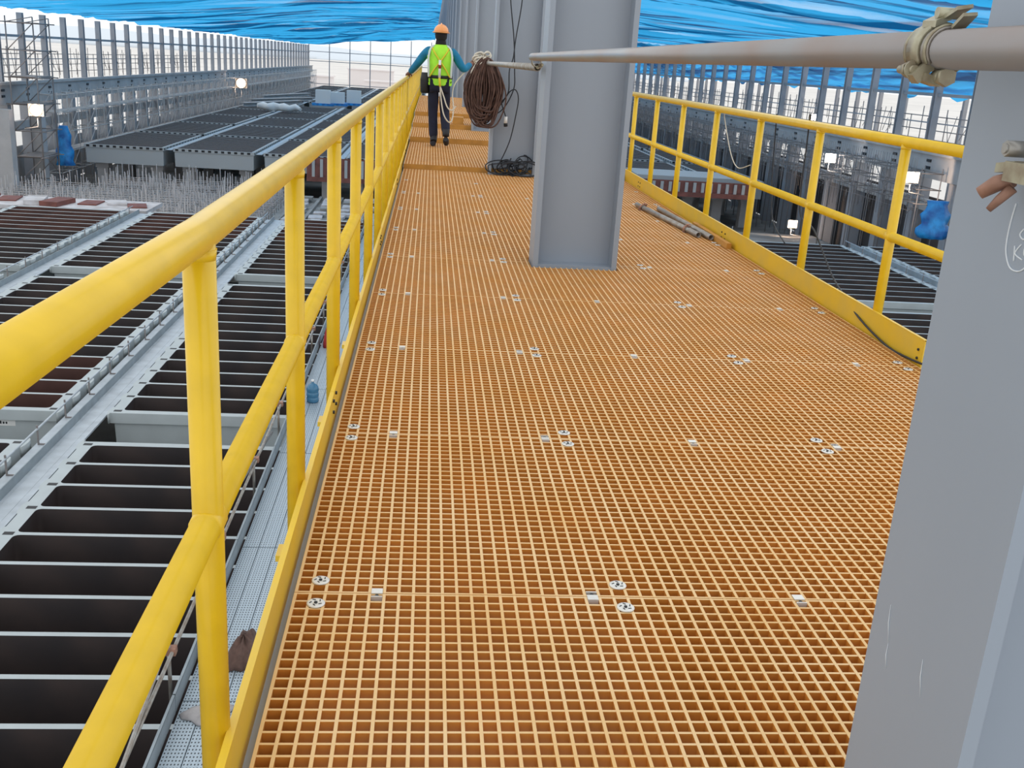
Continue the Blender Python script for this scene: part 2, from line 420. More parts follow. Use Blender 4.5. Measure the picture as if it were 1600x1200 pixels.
# ------------------------------------------------------------------ scaffold tube rail, couplers
PX, PZ = 0.952, 1.392
t = thing('scaffold_tube', 'thick rusty grey scaffold tube crossing in front of the steel columns', 'pipe', (PX, -2.2, PZ))
a = MB(); ring_o = .0243; n = 24
rings = []
for yy, r in ((6.62, .0195), (6.62, ring_o), (0, ring_o), (0, .0195)):
    rings.append([(r*math.cos(2*PI*k/n), yy, r*math.sin(2*PI*k/n)) for k in range(n)])
a.loft(rings, 0, cap=False, closed=True); a.build('tube', M['pipe'], t)
t2 = thing('scaffold_tube', 'thinner-looking grey scaffold tube running on behind the rope coil', 'pipe', (PX+.03, 4.35, PZ-.062))
a = MB(); rings = []
for yy, r in ((6.2, .0195), (6.2, ring_o), (0, ring_o), (0, .0195)):
    rings.append([(r*math.cos(2*PI*k/n), yy, r*math.sin(2*PI*k/n)) for k in range(n)])
a.loft(rings, 0, cap=False, closed=True); a.build('tube', M['galv'], t2)
def coupler(label, loc, m, rot=(0, 0, 0), second=True):
    t = thing('scaffold_coupler', label, 'clamp', loc, 'scaffold couplers'); t.rotation_euler = rot
    a = MB()
    # saddle band round the tube (axis Y), open at the lower front
    def band(r0, r1, y0, y1, a0, a1, mi=0, nn=18):
        rg = []
        for i in range(nn+1):
            q = a0 + (a1-a0)*i/nn; c, s = math.cos(q), math.sin(q)
            rg.append([(r0*c, y0, r0*s), (r1*c, y0, r1*s), (r1*c, y1, r1*s), (r0*c, y1, r0*s)])
        a.loft(rg, mi)
    band(.0245, .0285, -.030, .030, -1.2, 3.9)
    a.build('saddle', M['galv'], t)
    a = MB(); band(.0285, .0335, -.013, .016, 0.9, 3.75)
    band(.0285, .031, -.030, -.024, -1.0, 3.8); band(.0285, .031, .024, .030, -1.0, 3.8)
    a.build('strap', m, t)
    a = MB()   # hinged flap standing over the top
    a.obox((-.004, -.002, .037), (.016, .006, .007), (-.003, .012, 0), (0, 0, .004))
    a.obox((.004, -.026, .044), (.010, 0, .002), (0, .020, -.006), (0, .001, .0022))
    a.obox((.004, -.050, .034), (.009, 0, .001), (0, .012, -.007), (0, .001, .002))
    a.cyl((-.012, -.008, .044), (.018, -.008, .044), .007, 12)
    a.build('flap', m, t)
    a = MB()
    a.cyl((-.030, .030, -.026), (-.030, -.012, -.026), .0055, 10); a.cyl((-.030, .010, -.026), (-.030, .002, -.026), .0105, 6)
    a.cyl((-.030, -.004, -.026), (-.030, -.007, -.026), .0115, 12)
    a.build('bolt', m, t)
    a = MB()
    a.obox((-.022, -.010, -.028), (.009, 0, .010), (0, .010, 0), (.005, 0, -.005))
    a.obox((-.010, -.010, -.037), (.012, 0, -.003), (0, .014, 0), (.001, 0, .005))
    a.cyl((-.002, -.038, -.033), (-.002, -.016, -.033), .009, 12); a.cyl((-.002, -.046, -.033), (-.002, -.036, -.033), .012, 6)
    a.build('lug', m, t)
    return t
coupler('zinc coupler clamped round the thick tube, close to the viewer', (PX, -1.03, PZ), M['coupler'])
coupler('small coupler joining the two tubes beside the middle column', (PX+.015, 4.30, PZ-.03), M['coupler'], (0, .3, PI))
cp = thing('beam_clamp', 'rusty beam clamp hanging on the near column at the picture edge', 'clamp', tuple(onX(1592, 255, 1.03)))
a = MB(); a.tube([(0, .004, -.02), (-.012, .02, -.028), (-.026, .030, -.042)], [.010, .0105, .008], 10); a.build('jaw', M['coupler_rust'], cp)
a = MB(); a.tube([(-.002, -.002, -.03), (-.012, .006, -.046), (-.020, .012, -.060)], [.007, .006, .004], 8); a.build('jaw', M['coupler_rust'], cp)
a = MB(); a.obox((-.002, .010, -.006), (.010, 0, 0), (0, .020, -.003), (0, 0, .006)); a.obox((-.006, -.03, -.01), (.012, 0, 0), (0, .03, 0), (0, 0, .012)); a.build('body', M['coupler'], cp)
a = MB(); a.cyl((-.014, .012, .016), (.02, .012, .016), .010, 6); a.cyl((-.016, .012, .016), (-.010, .012, .016), .006, 8); a.build('nut', M['galv'], cp)

# ------------------------------------------------------------------ rope coil, cables, tubes on the floor
rc = MB(); Yc = 10.3
for i in range(64):
    wx = random.uniform(.03, .235); hz = random.uniform(.52, .78); dx = random.uniform(-.05, .05); dy = random.uniform(-.06, .06)
    top = PZ - .03 + random.uniform(-.02, .04); ph = random.uniform(-.05, .05)
    pts = [(PX + dx*.3, Yc+dy*.4, top), (PX + dx + wx*.55, Yc+dy, top-.16*hz), (PX + dx + wx, Yc+dy+ph, top-.55*hz), (PX + dx + wx*.6, Yc+dy, top-.93*hz),
           (PX+dx, Yc+dy*1.2, top-hz), (PX + dx - wx*.65, Yc+dy, top-.92*hz), (PX + dx - wx, Yc+dy-ph, top-.55*hz), (PX + dx - wx*.5, Yc+dy, top-.15*hz)]
    rc.tube(spline(pts, 4, True), .009, 6, 0, closed=True)
o = rc.build('rope_coil', [M['rope_brown'], M['rope_pale']]); o.location = (0, 0, 0)
tag(o, 'big brown coil of rope hanging from the scaffold tube', 'rope')
rk = MB()
for i in range(9):
    r1 = random.uniform(.03, .075); cx = random.uniform(-.17, .06); cz = random.uniform(-.05, .06); yy = random.uniform(-.15, .1)
    rk.tube([(PX+cx+r1*math.cos(q), Yc+.1+yy+.03*math.sin(2*q), PZ+cz+r1*.8*math.sin(q)) for q in [2*PI*k/14 for k in range(14)]], .010, 6, closed=True)
rk.tube(spline([(PX-.03, Yc, PZ+.02), (PX-.1, Yc, PZ-.12), (PX-.14, Yc, PZ-.34), (PX-.1, Yc, PZ-.5)], 6), .009, 6)
rk.tube(spline([(PX-.05, Yc, PZ+.02), (PX-.16, Yc, PZ-.16), (PX-.17, Yc, PZ-.3)], 6), .009, 6)
tag(rk.build('rope_knot', M['rope_pale']), 'tangled pale rope knotted on the tube above the brown coil', 'rope')
def cable(label, pts, r=.007, m='cable', name='electric_cable', n=8):
    o = MB().tube(spline(pts, n), r, 6).build(name, M[m]); return tag(o, label, 'cable')
Yw = 10.44
def onY(px, py, Y):
    d = fw + rt*((px-800)/F_PX) + up*((600-py)/F_PX); t = (Y - CAM.y)/d.y; return CAM + d*t
cable('black cable dropping from above and crossing its twin beside the rope coil', [onY(px, py, Yw) for px, py in ((797, -60), (798, 0), (803, 60), (804, 110), (803, 138), (790, 165), (775, 178), (755, 182))])
cable('black cable falling straight down to the coil on the grating', [onY(px, py, Yw-.02) for px, py in ((818, -60), (816, 0), (806, 60), (802, 90), (796, 110), (795, 140), (790, 152), (784, 160), (787, 172))] + [onY(790, 190, Yw-.02) + Vector((0, 0, .055))])
cable('black cable looping out and down to the floor coil', [onY(px, py, Yw-.03) for px, py in ((770, 178), (785, 160), (797, 143), (806, 141), (810, 155), (806, 180), (798, 215), (788, 240), (776, 262))])
pl = MB(); q = onY(790, 190, Yw-.02); pl.cyl((q.x, q.y, q.z+.06), (q.x, q.y, q.z-.02), .022, 10, 0); pl.cyl((q.x, q.y, q.z-.02), (q.x+.005, q.y, q.z-.06), .024, 10, 1)
tag(pl.build('cable_plug', [M['white'], M['black']]), 'white plug hanging on its cable in front of a column', 'plug')
fc = MB(); pts = []
for i in range(13):
    cx = 1.36 + .17*math.sin(i*2.1) ; rx = .13 + .07*math.sin(i*1.3 + 1); h = .05 + .19*abs(math.sin(i*1.9 + .6)); yb = 10.40 + .06*math.cos(i*2.7)
    for k in range(9):
        q = -PI/2 + 2*PI*k/9 + i*.35; z = h*(1 + math.sin(q))/2
        pts.append((cx + rx*math.cos(q), yb + .16*z/.24 - .10*math.cos(q*.5 + i), .010 + z))
fc.tube(spline(pts, 4), .0075, 6)
tag(fc.build('cable_coil', M['cable']), 'black cable lying coiled on the grating at a column foot', 'cable')
# cables over the right-hand railing
cable('black cable slung over the far railing and down past its toe board', [onX(1265, 186, 2.88) + Vector((0, 0, .03)), onX(1262, 215, 2.93), onX(1250, 330, 2.94), onX(1272, 360, 2.95), onX(1300, 430, 2.93), onX(1322, 466, 2.88), onX(1345, 500, 2.832), onX(1385, 540, 2.825), onX(1420, 560, 2.822), onX(1452, 573, 2.82)], .006)
cable('dark cord dangling outside the far railing near the tube bundle', [onX(1213, 185, 2.88) + Vector((0, 0, .03)), onX(1211, 215, 2.95), onX(1206, 290, 2.97), onX(1208, 345, 2.97), onX(1226, 380, 2.97)], .005)
cable('dark cord hanging straight down outside the railing beside the middle column', [onX(1028, 150, 2.88) + Vector((0, 0, .03)), onX(1024, 170, 2.95), onX(1016, 215, 2.96), onX(1012, 235, 2.96)], .005)
cable('pale wire sagging outside the far railing', [onX(1131, 178, 2.88) + Vector((0, 0, .03)), onX(1133, 190, 2.95), onX(1142, 240, 3.0), onX(1153, 262, 3.02), onX(1172, 258, 3.0)], .004, 'rope_pale')
def floor_tube(label, p, q, m):
    t = thing('scaffold_tube', label, 'pipe', p)
    a = MB(); d = (Vector(q)-Vector(p)); L = d.length; n = 16; rings = []
    for yy, r in ((L, .019), (L, .0243), (0, .0243), (0, .019)): rings.append([(r*math.cos(2*PI*k/n), yy, r*math.sin(2*PI*k/n)) for k in range(n)])
    a.loft(rings, 0, cap=False, closed=True); a.build('tube', M[m], t)
    t.rotation_euler = (0, 0, math.atan2(-d.x, d.y)); return t
floor_tube('galvanised scaffold tube lying on the grating, outer of the pair', (2.66, 6.15, .026), (2.48, 8.0, .026), 'galv')
floor_tube('galvanised scaffold tube lying against the toe board, inner of the pair', (2.745, 6.05, .026), (2.66, 7.75, .026), 'galv')
coupler('coupler lying on the near ends of the floor tubes', (2.63, 6.45, .026), M['coupler_rust'], (0, 0, .097))
coupler('coupler gripping the far ends of the floor tubes', (2.50, 7.78, .026), M['coupler_rust'], (0, .4, .097))
a = MB(); a.box(-.02, .02, 0, 1.15, 0, .045); o = a.build('timber_batten', M['timber'], None, (2.79, 5.66, .0)); tag(o, 'short yellow timber batten lying along the far toe board', 'batten')
a = MB(); a.box(0, .2, 0, .3, 0, .13); o = a.build('riser_block', M['timber'], None, (.72, 16.6, .22)); tag(o, 'small ochre riser block on the stepped part of the walkway', 'box')  # plain block standing in for the side of a step

# ------------------------------------------------------------------ worker
def skin_obj(name, joints, edges, m, parent, sub=2):
    me = bpy.data.meshes.new(name); me.from_pydata([j[0] for j in joints], edges, [])
    o = link(name, me, parent); me.materials.append(m)
    md = o.modifiers.new('skin', 'SKIN'); md.use_smooth_shade = True; md.branch_smoothing = .4
    for i, j in enumerate(joints):
        sv = me.skin_vertices[0].data[i]; r = j[1]; sv.radius = r if isinstance(r, tuple) else (r, r); sv.use_root = (i == 0)
    ss = o.modifiers.new('sub', 'SUBSURF'); ss.levels = sub; ss.render_levels = sub
    return o
W0 = Vector((0.43, 13.5, 0.06))
wk = thing('person', 'worker in orange helmet and lime vest walking away, hand on the railing', 'person', tuple(W0))
LH = (-.478, .38, 1.035); LE = (-.34, .15, 1.20); LS = (-.185, .0, 1.41)
RH = (.50, .22, 1.27); RE = (.36, .04, 1.14); RS = (.185, .0, 1.41)
HL, KL, AL = (-.085, 0, .90), (-.085, .05, .50), (-.06, .0, .10)
HR, KR, AR = (.085, 0, .90), (.095, .08, .52), (.125, -.14, .21)
J = [((0, 0, .95), (.15, .11)), ((0, 0, 1.15), (.14, .10)), ((0, .01, 1.34), (.15, .105)), ((0, .02, 1.46), .06), ((0, .03, 1.52), .052), ((0, .045, 1.58), (.072, .085)), ((0, .045, 1.66), (.074, .09)),
     (LS, .055), (LE, .042), (LH, .030), (RS, .055), (RE, .042), (RH, .030), (HL, .085), (KL, .058), (AL, .045), (HR, .085), (KR, .058), (AR, .045)]
E = [(0, 1), (1, 2), (2, 3), (3, 4), (4, 5), (5, 6), (2, 7), (7, 8), (8, 9), (2, 10), (10, 11), (11, 12), (0, 13), (13, 14), (14, 15), (0, 16), (16, 17), (17, 18)]
body = skin_obj('body', J, E, M['skin'], wk)
# hands: palm with four fingers and a thumb, the left one closed over the rail
def hand(h, fwd, curl, s):
    h = Vector(h); f = Vector(fwd).normalized(); side = Vector((f.y, -f.x, 0)).normalized()
    mb = MB(); up_ = Vector((0, 0, 1))
    mb.tube([h - f*.02, h + f*.03, h + f*.075], [.026, .034, .030], 8)
    for i, L in enumerate((.068, .076, .072, .056)):
        b = h + f*.075 + side*(i-1.5)*.019
        mb.tube([b, b + f*L*.45 - up_*L*.15*curl, b + f*L*.6 - up_*L*.6*curl, b + f*L*.45 - up_*L*.95*curl], [.0095, .009, .0085, .007], 6)
    tb = h + side*s*.03 + f*.01
    mb.tube([tb, tb + f*.03 + side*s*.022 - up_*.01, tb + f*.058 + side*s*.018 - up_*.03*curl], [.012, .011, .009], 6)
    mb.build('hand', M['skin'], wk)
hand((-.478, .38, 1.035), (-.1, .95, 0), 1.0, 1); hand(RH, (.35, .9, .2), 1.0, -1)
# shirt
skin_obj('shirt', [((0, 0, .93), (.165, .125)), ((0, 0, 1.12), (.165, .12)), ((0, .01, 1.33), (.175, .125)), ((0, .02, 1.45), (.085, .075)),
                   (LS, .075), (LE, .062), (tuple(Vector(LE).lerp(Vector(LH), .85)), .047), (RS, .075), (RE, .064), (tuple(Vector(RE).lerp(Vector(RH), .8)), .047)],
         [(0, 1), (1, 2), (2, 3), (2, 4), (4, 5), (5, 6), (2, 7), (7, 8), (8, 9)], M['shirt'], wk)
skin_obj('trousers', [((0, -.01, .90), (.150, .105)), (HL, .105), (KL, .078), (AL, .072), (HR, .105), (KR, .078), (AR, .070)],
         [(0, 1), (1, 2), (2, 3), (0, 4), (4, 5), (5, 6)], M['navy'], wk)
def boot(a, toe, heel):
    mb = MB(); a = Vector(a); toe = Vector(toe); heel = Vector(heel)
    mb.tube([a + Vector((0, 0, .07)), a, (a+heel)/2], [.055, .054, .050], 10)
    mb.tube([heel, heel.lerp(toe, .25), heel.lerp(toe, .6), heel.lerp(toe, .9), toe], [.036, .046, .047, .042, .022], 10)
    return mb.build('boot', M['boot'], wk)
boot(AL, (-.075, .19, .040), (-.06, -.06, .046)); boot(AR, (.14, .02, .045), (.125, -.17, .13))
def ell(z, rx, ry, cy=0.0, n=28, pw=2.4):
    r = []
    for k in range(n):
        q = 2*PI*k/n; c, s = math.cos(q), math.sin(q)
        r.append((rx*math.copysign(abs(c)**(2/pw), c), cy + ry*math.copysign(abs(s)**(2/pw), s), z))
    return r
v = MB(); v.loft([ell(.905, .185, .145), ell(.93, .19, .15), ell(1.05, .185, .145), ell(1.2, .19, .147), ell(1.32, .20, .15), ell(1.40, .19, .142), ell(1.455, .135, .115, .01), ell(1.49, .085, .085, .02)], 0, cap=False)
v.build('vest', M['vest'], wk)
v = MB(); v.loft([ell(1.005, .190, .152), ell(1.005, .196, .158), ell(1.05, .196, .158), ell(1.05, .190, .152)], 0, cap=False, closed=True); v.build('belt', M['black'], wk)
v = MB()
for s in (-1, 1):
    v.tube(spline([(s*.165, -.125, 1.02), (s*.17, -.13, 1.15), (s*.175, -.13, 1.30), (s*.15, -.10, 1.42), (s*.10, -.05, 1.475)], 5), .016, 6)
v.build('reflective_strip', M['reflect'], wk)
v = MB()
for s in (-1, 1):
    v.tube(spline([(s*.13, -.085, 1.445), (s*.08, -.148, 1.36), (0, -.163, 1.25), (-s*.09, -.158, 1.13), (-s*.15, -.14, 1.03)], 5), .011, 6)
v.build('harness', M['webbing'], wk)
v = MB(); v.tube([(-.005, -.185, 1.27), (-.005, -.19, 1.02)], .019, 8, 0); v.tube([(-.005, -.187, 1.20), (-.005, -.188, 1.15)], .021, 8, 1); v.tube([(-.005, -.19, 1.02), (.01, -.19, .89)], .016, 8, 2)
v.build('shock_absorber', [M['white'], M['red'], M['webbing']], wk)
v = MB()
v.tube(spline([(.01, -.19, .90), (.03, -.20, .72), (.07, -.21, .52), (.12, -.2, .42), (.17, -.18, .38), (.21, -.16, .42), (.225, -.1, .6), (.2, -.04, .8), (.24, .0, .95), (.36, .1, 1.1), (.47, .2, 1.24)], 6), .010, 6)
v.tube(spline([(.01, -.19, .90), (.07, -.2, .75), (.13, -.2, .60), (.2, -.18, .56), (.26, -.16, .62)], 6), .010, 6)
v.build('lanyard', M['rope_pale'], wk)
v = MB(); v.loft([ell(.78, .05, .055, 0), ell(.80, .07, .07, 0), ell(.98, .075, .075, 0), ell(1.08, .06, .06, 0)]); o = v.build('tool_pouch', M['black'], wk); o.location = (-.215, -.02, 0)
v = MB(); v.ball((0, .03, 1.63), .092, .105, .12, 14, 8); v.tube([(0, .02, 1.47), (0, .025, 1.55)], [.085, .075], 12); v.build('hood', M['hair'], wk)
v = MB(); v.ball((0, .045, 1.665), .112, .135, .118, 20, 8, 0, 0.0, 1.0)
v.loft([ell(1.655, .118, .142, .045, pw=2), ell(1.663, .138, .17, .045, pw=2), ell(1.672, .116, .14, .045, pw=2)], 0, cap=False)
v.tube([(0, -.07, 1.70), (0, -.03, 1.765), (0, .045, 1.789), (0, .12, 1.765), (0, .16, 1.70)], .012, 6)
v.build('helmet', M['helmet'], wk)

# ------------------------------------------------------------------ electrolytic cell blocks
def rrect(x0, x1, y0, y1, r, z, n=4):
    pts = []
    for (cx, cy, a0) in ((x1-r, y1-r, 0), (x0+r, y1-r, PI/2), (x0+r, y0+r, PI), (x1-r, y0+r, 1.5*PI)):
        for k in range(n+1):
            q = a0 + PI/2*k/n; pts.append((cx + r*math.cos(q), cy + r*math.sin(q), z))
    return pts
def block_body(W, n, ears, teeth, ze=-1.4):
    mb = MB(); E_ = .15; L = n + 2*E_; ins = .24; N = 5
    for i in range(n):
        y0 = E_ + i; y1 = y0 + 1; oy0 = 0 if i == 0 else y0; oy1 = L if i == n-1 else y1
        inner = rrect(ins, W-ins, y0+.05, y1-.05, .10, 0); b = len(mb.v)
        mb.v += inner; mb.v += [(W, oy1, 0), (0, oy1, 0), (0, oy0, 0), (W, oy0, 0)]
        for c in range(4):
            o = b + 20 + c
            for k in range(4): mb.face((b + c*5 + k, o, b + c*5 + k + 1))
            mb.face((b + c*5 + 4, o, b + 20 + (c+1) % 4, b + ((c+1) % 4)*5))
    # rim and lower shell
    o = .0; s = .07
    R = [[(0, 0, z) for z in ()]]
    def rect(i, z): return [(i, i, z), (W-i, i, z), (W-i, L-i, z), (i, L-i, z)]
    mb.loft([rect(0, 0), rect(0, -.24), rect(s, -.27), rect(s+.03, ze)], 0, cap=False, sm=False)
    b = len(mb.v); mb.v += rect(s+.03, ze); mb.face((b+3, b+2, b+1, b))
    if ears:
        for i in range(n+1):
            y = E_ + i
            for x in (.05, W-.05-.17):
                mb.box(x, x+.17, y-.055, y+.055, -.02, .003, 1)
            for sgn, xx in ((-1, 0), (1, W)):
                rg = [[(xx + sgn*.07*math.sin(PI*k/6) - sgn*.005, y - .26*math.cos(PI*k/6), z) for k in range(7)] for z in (-.22, -.002)]
                mb.loft(rg, 0)
    if teeth:
        k = 0; x = .15
        while x < W - .3:
            mb.box(x, x+.24, -.012, .006, -.19, -.03, 1); x += .5
        for i in range(n+1):
            y = E_ + i
            for xx in (-.006, W-.006): mb.box(xx, xx+.012, y-.12, y+.12, -.17, -.03, 1)
    return mb
def block_lining(W, i, D=1.3):
    mb = MB(); y0 = .15 + i; ins = .24
    a = rrect(ins, W-ins, y0+.05, y0+.95, .10, -.004); b = rrect(ins+.02, W-ins-.02, y0+.07, y0+.93, .10, -D)
    mb.loft([a[::-1], b[::-1]], 0, cap=False)
    k = len(mb.v); mb.v += b; mb.face(range(k, k + len(b)))
    return mb
LIN = {}
def tank_block(label, group, X0, X1, Y0, z=-6.5, ears=False, teeth=False, red=(), cells=True):
    W = round(X1 - X0, 2); key = (W, ears, teeth)
    t = thing('cell_block', label, 'tank', (X0, Y0, z), group)
    if key not in LIN: LIN[key] = block_body(W, 13, ears, teeth).mesh('tank_shell', [M['tank'] if not teeth else M['tank_far'], M['black']])
    link('tank_shell', LIN[key], t)
    if cells:
        for i in range(13):
            k = (W, i in red)
            if k not in LIN: LIN[k] = block_lining(W, 0).mesh('cell_lining', [M['lining_red'] if i in red else M['lining']])
            link('cell_lining', LIN[k], t, (0, i, 0))
    else:
        k = (W, 'all')
        if k not in LIN:
            mb = MB()
            for i in range(13):
                q = block_lining(W, i); b = len(mb.v); mb.v += q.v
                for f_, s_ in zip(q.f, q.s): mb.face([b + j for j in f_], 0, s_)
            LIN[k] = mb.mesh('cell_linings', [M['lining_far']])
        link('cell_linings', LIN[k], t)
    return t
near_l = {'beside the walkway': (-6.5, -1.2), 'in the second row left of the walkway': (-12.95, -7.6), 'in the third row left of the walkway': (-19.3, -14.0)}
for row, (a_, b_) in near_l.items():
    for j, Y0 in enumerate((3.95, 18.98, 33.9)):
        if row.startswith('in the third') and j == 0: continue
        pos = ('nearest', 'middle', 'farthest')[j]
        t = tank_block('%s grey cell block of the near ones, %s' % (pos, row), 'grey cell blocks in the near pit', a_, b_, Y0, ears=True, red=(0, 1, 2, 3) if row.startswith('in the second') and j == 1 else (range(7, 13) if j == 2 else ()))
# maker's plate on the second-row block
a = MB(); a.box(-.02, .0, 0, .85, 0, .0, 0) ; 
pb = MB(); pb.box(0, .78, -.012, -.002, 0, .13, 0)
for k in range(9): pb.box(.08 + k*.062, .08 + k*.062 + .035, -.014, -.011, .045, .045 + (.05 if k % 3 else .07), 1)
o = pb.build('name_plate', [M['white'], M['cable']], None, (-12.95 + 3.62, 18.98+.08, -6.9)); tag(o, 'white name plate with dark lettering on the front of a cell block', 'plate')
near_r = {'in the first row right of the walkway': (3.5, 8.8), 'in the second row right of the walkway': (9.9, 15.2), 'in the third row right of the walkway': (16.3, 21.6), 'in the fourth row right of the walkway': (22.7, 27.3)}
for row, (a_, b_) in near_r.items():
    for j, Y0 in enumerate((18.98, 33.9)):
        tank_block('%s grey cell block of the pair %s' % (('nearer', 'farther')[j], row), 'grey cell blocks in the near pit', a_, b_, Y0, ears=True)
far_rows = [('row nearest the open left wall', -26.2, -20.2), ('second row from the open left wall', -19.5, -13.3), ('third row from the open left wall', -12.6, -6.9), ('row just left of the walkway', -6.2, -.8),
            ('row just right of the walkway', 3.5, 9.3), ('second row right of the walkway', 10.0, 15.8), ('third row right of the walkway', 16.6, 22.4), ('row nearest the right wall', 23.1, 27.3)]
for row, a_, b_ in far_rows:
    for j in range(12):
        if j == 5: continue
        tank_block('%s dark cell tray of the far ones, %s' % (nth(j), row), 'dark cell trays in the far hall', a_, b_, 78.9 + 15*j + (0 if a_ < 0 else -1.5), teeth=True, cells=False)
# gutter walkways between the rows
def gutter(label, x0, x1, y0, y1, detail):
    t = thing('gutter_walkway', label, 'walkway', (x0, y0, -6.62), 'light gutter walkways between cell rows'); W = x1-x0; L = y1-y0
    a = MB(); a.box(.075, W-.075, 0, L, -.04, 0); a.box(W*.52, W*.53, 0, L, 0, .004); a.box(W*.78, W*.79, 0, L, 0, .004); a.build('deck', M['deckplate'], t)
    if detail:
        a = MB(); a.box(W*.44, W*.46, 0, L, 0, .20); a.build('toe_board', M['toeboard'], t)
        a = MB(); a.tube([(W*.14, 0, .34), (W*.14, L, .34)], .022, 8); a.build('rail', M['deckplate'], t)
        yy = .6
        while yy < L:
            a = MB(); a.box(W*.14-.015, W*.14+.015, yy-.015, yy+.015, -.05, .42); a.box(W*.14, W*.45, yy-.01, yy+.01, .0, .03); a.build('post', M['tube_dark'], t); yy += 1.6
    return t
gutter('light gutter walkway between the two cell rows nearest the walkway, left side', -7.55, -6.55, 3.9, 47.3, True)
gutter('light gutter walkway between the second and third rows on the left', -13.95, -13.0, 18.9, 47.3, True)
gutter('gutter walkway between the first and second rows on the right', 8.85, 9.85, 18.9, 47.3, True)
gutter('gutter walkway between the second and third rows on the right', 15.25, 16.25, 18.9, 47.3, True)
gutter('gutter walkway between the third and fourth rows on the right', 21.65, 22.65, 18.9, 47.3, True)
for lab, x0, x1 in (('beside the row nearest the left wall', -20.15, -19.55), ('between the second and third rows from the left wall', -13.25, -12.65), ('between the third and fourth rows from the left wall', -6.85, -6.25)):
    gutter('far light gutter walkway ' + lab, x0, x1, 79, 258, False)
# ------------------------------------------------------------------ scaffold deck beside the walkway
ZD = -6.2
for row, (nm, x) in enumerate((('outer', -2.42), ('middle', -2.165), ('inner', -1.91))):
    for k in range(11):
        a = MB(); a.box(0, .245, 0, 3.98, -.05, 0)
        for xx in (.004, .078, .16, .238): a.box(xx-.003, xx+.003, 0, 3.98, 0, .004)
        o = a.build('scaffold_plank', M['perf'], None, (x, 4.2 + 4*k, ZD))
        tag(o, 'perforated steel plank, %s of the %s row beside the pit' % (nth(k), nm), 'scaffold plank', 'perforated planks beside the pit')
t = thing('scaffold_guardrail', 'grey tube guardrail with steel toe board along the plank deck', 'guardrail', (-2.47, 4, ZD))
for k in range(11):
    a = MB(); a.box(-.012, .012, 4*k+.01, 4*k+3.99, -.02, .22); a.box(-.02, .012, 4*k+.01, 4*k+3.99, .21, .225); a.build('toe_board', M['toeboard'], t)
a = MB(); a.tube([(-.07, 0, .62), (-.07, 44, .62)], .024, 10); a.build('guard_tube', M['galv'], t)
a = MB(); a.tube([(-.02, 0, .45), (-.16, 6.5, .95), (-.05, 12, .5)], .024, 10); a.build('guard_tube', M['galv'], t)
for k in range(15):
    a = MB(); a.tube([(-.12, 1.3 + 3*k, -.28), (-.12, 1.3 + 3*k, .95 if k % 2 else .75)], .024, 10); p = a.build('post', M['galv'], t)
    a = MB(); a.box(-.15, -.03, 1.25 + 3*k, 1.36 + 3*k, .58, .67); a.build('coupler', M['coupler_rust'], p)
def lump(name, label, cat, loc, sx, sy, sz, m, seed):
    rnd = random.Random(seed); mb = MB(); n = 22; g = []
    ph = [(rnd.uniform(2, 7), rnd.uniform(0, 6), rnd.uniform(2, 7), rnd.uniform(0, 6)) for _ in range(4)]
    for i in range(9):
        u = i/8; ring = []
        for k in range(n):
            q = 2*PI*k/n; rad = (1-u**1.6)
            wob = 1 + .22*math.sin(3*q+seed) + .10*math.sin(7*q + seed*2)
            x = sx*rad*wob*math.cos(q); y_ = sy*rad*wob*math.sin(q)
            z = sz*math.sin(u*PI/2)*(1 + .15*math.sin(5*q+seed)) + .04*sz*sum(math.sin(a*x/sx+b)*math.sin(c*y_/sy+d) for a, b, c, d in ph)
            ring.append((x, y_, max(z, .002*i)))
        g.append(ring)
    mb.loft(g); return tag(mb.build(name, m, None, loc), label, cat)
lump('sack', 'crumpled brown sack lying on the perforated planks', 'sack', (-1.86, 9.15, ZD+.004), .20, .42, .28, M['sack'], 3)
lump('cloth', 'grey cloth crumpled on the planks below the brown sack', 'cloth', (-2.05, 7.9, ZD+.004), .28, .24, .10, M['cloth'], 5)
lump('cloth', 'small red bundle on the far planks beside the pit', 'cloth', (-2.2, 24.0, ZD+.004), .18, .3, .5, M['red'], 8)
jg = thing('water_jug', 'blue plastic water jug standing on the planks', 'jug', (-2.12, 19.3, ZD))
a = MB(); prof = [(.12, 0), (.135, .02), (.135, .10), (.128, .11), (.128, .13), (.135, .14), (.135, .22), (.128, .23), (.128, .25), (.135, .26), (.135, .33), (.11, .39), (.05, .43), (.032, .44), (.032, .49)]
a.loft([[(r*math.cos(2*PI*k/16), r*math.sin(2*PI*k/16), z) for k in range(16)] for r, z in prof]); a.build('bottle', M['jug'], jg)
a = MB(); a.cyl((0, 0, .48), (0, 0, .52), .036, 12); a.build('cap', M['white'], jg)

# ------------------------------------------------------------------ ground, slabs
def struct(name, mb, m): o = mb.build(name, m); o['kind'] = 'structure'; return o
g = MB(); g.box(-30.5, 30.5, -8, 263, -10.6, -10.4); struct('floor', g, M['concrete_dark'])
g = MB(); g.box(-900, 900, -300, 2600, -10.9, -10.65); struct('ground', g, M['earth'])
g = MB(); g.box(-29, -.5, 47.6, 77.5, -9.9, -9.6); struct('floor_slab', g, M['concrete'])
g = MB(); g.box(3, 29, 47.6, 70, -9.8, -9.5); struct('floor_slab', g, M['concrete_dark'])
for row, a_, b_ in far_rows:
    for x in (a_ + .9, b_ - .9):
        for yy in (80.5, 87.5):
            yb = yy + (0 if a_ < 0 else -1.5)
            g = MB(); g.box(x-.4, x+.4, yb-.4, yb+.4, -10.5, -8.35); g.box(x-.5, x+.5, yb-.5, yb+.5, -8.35, -7.95);
            struct('pillar', g, M['precast'])
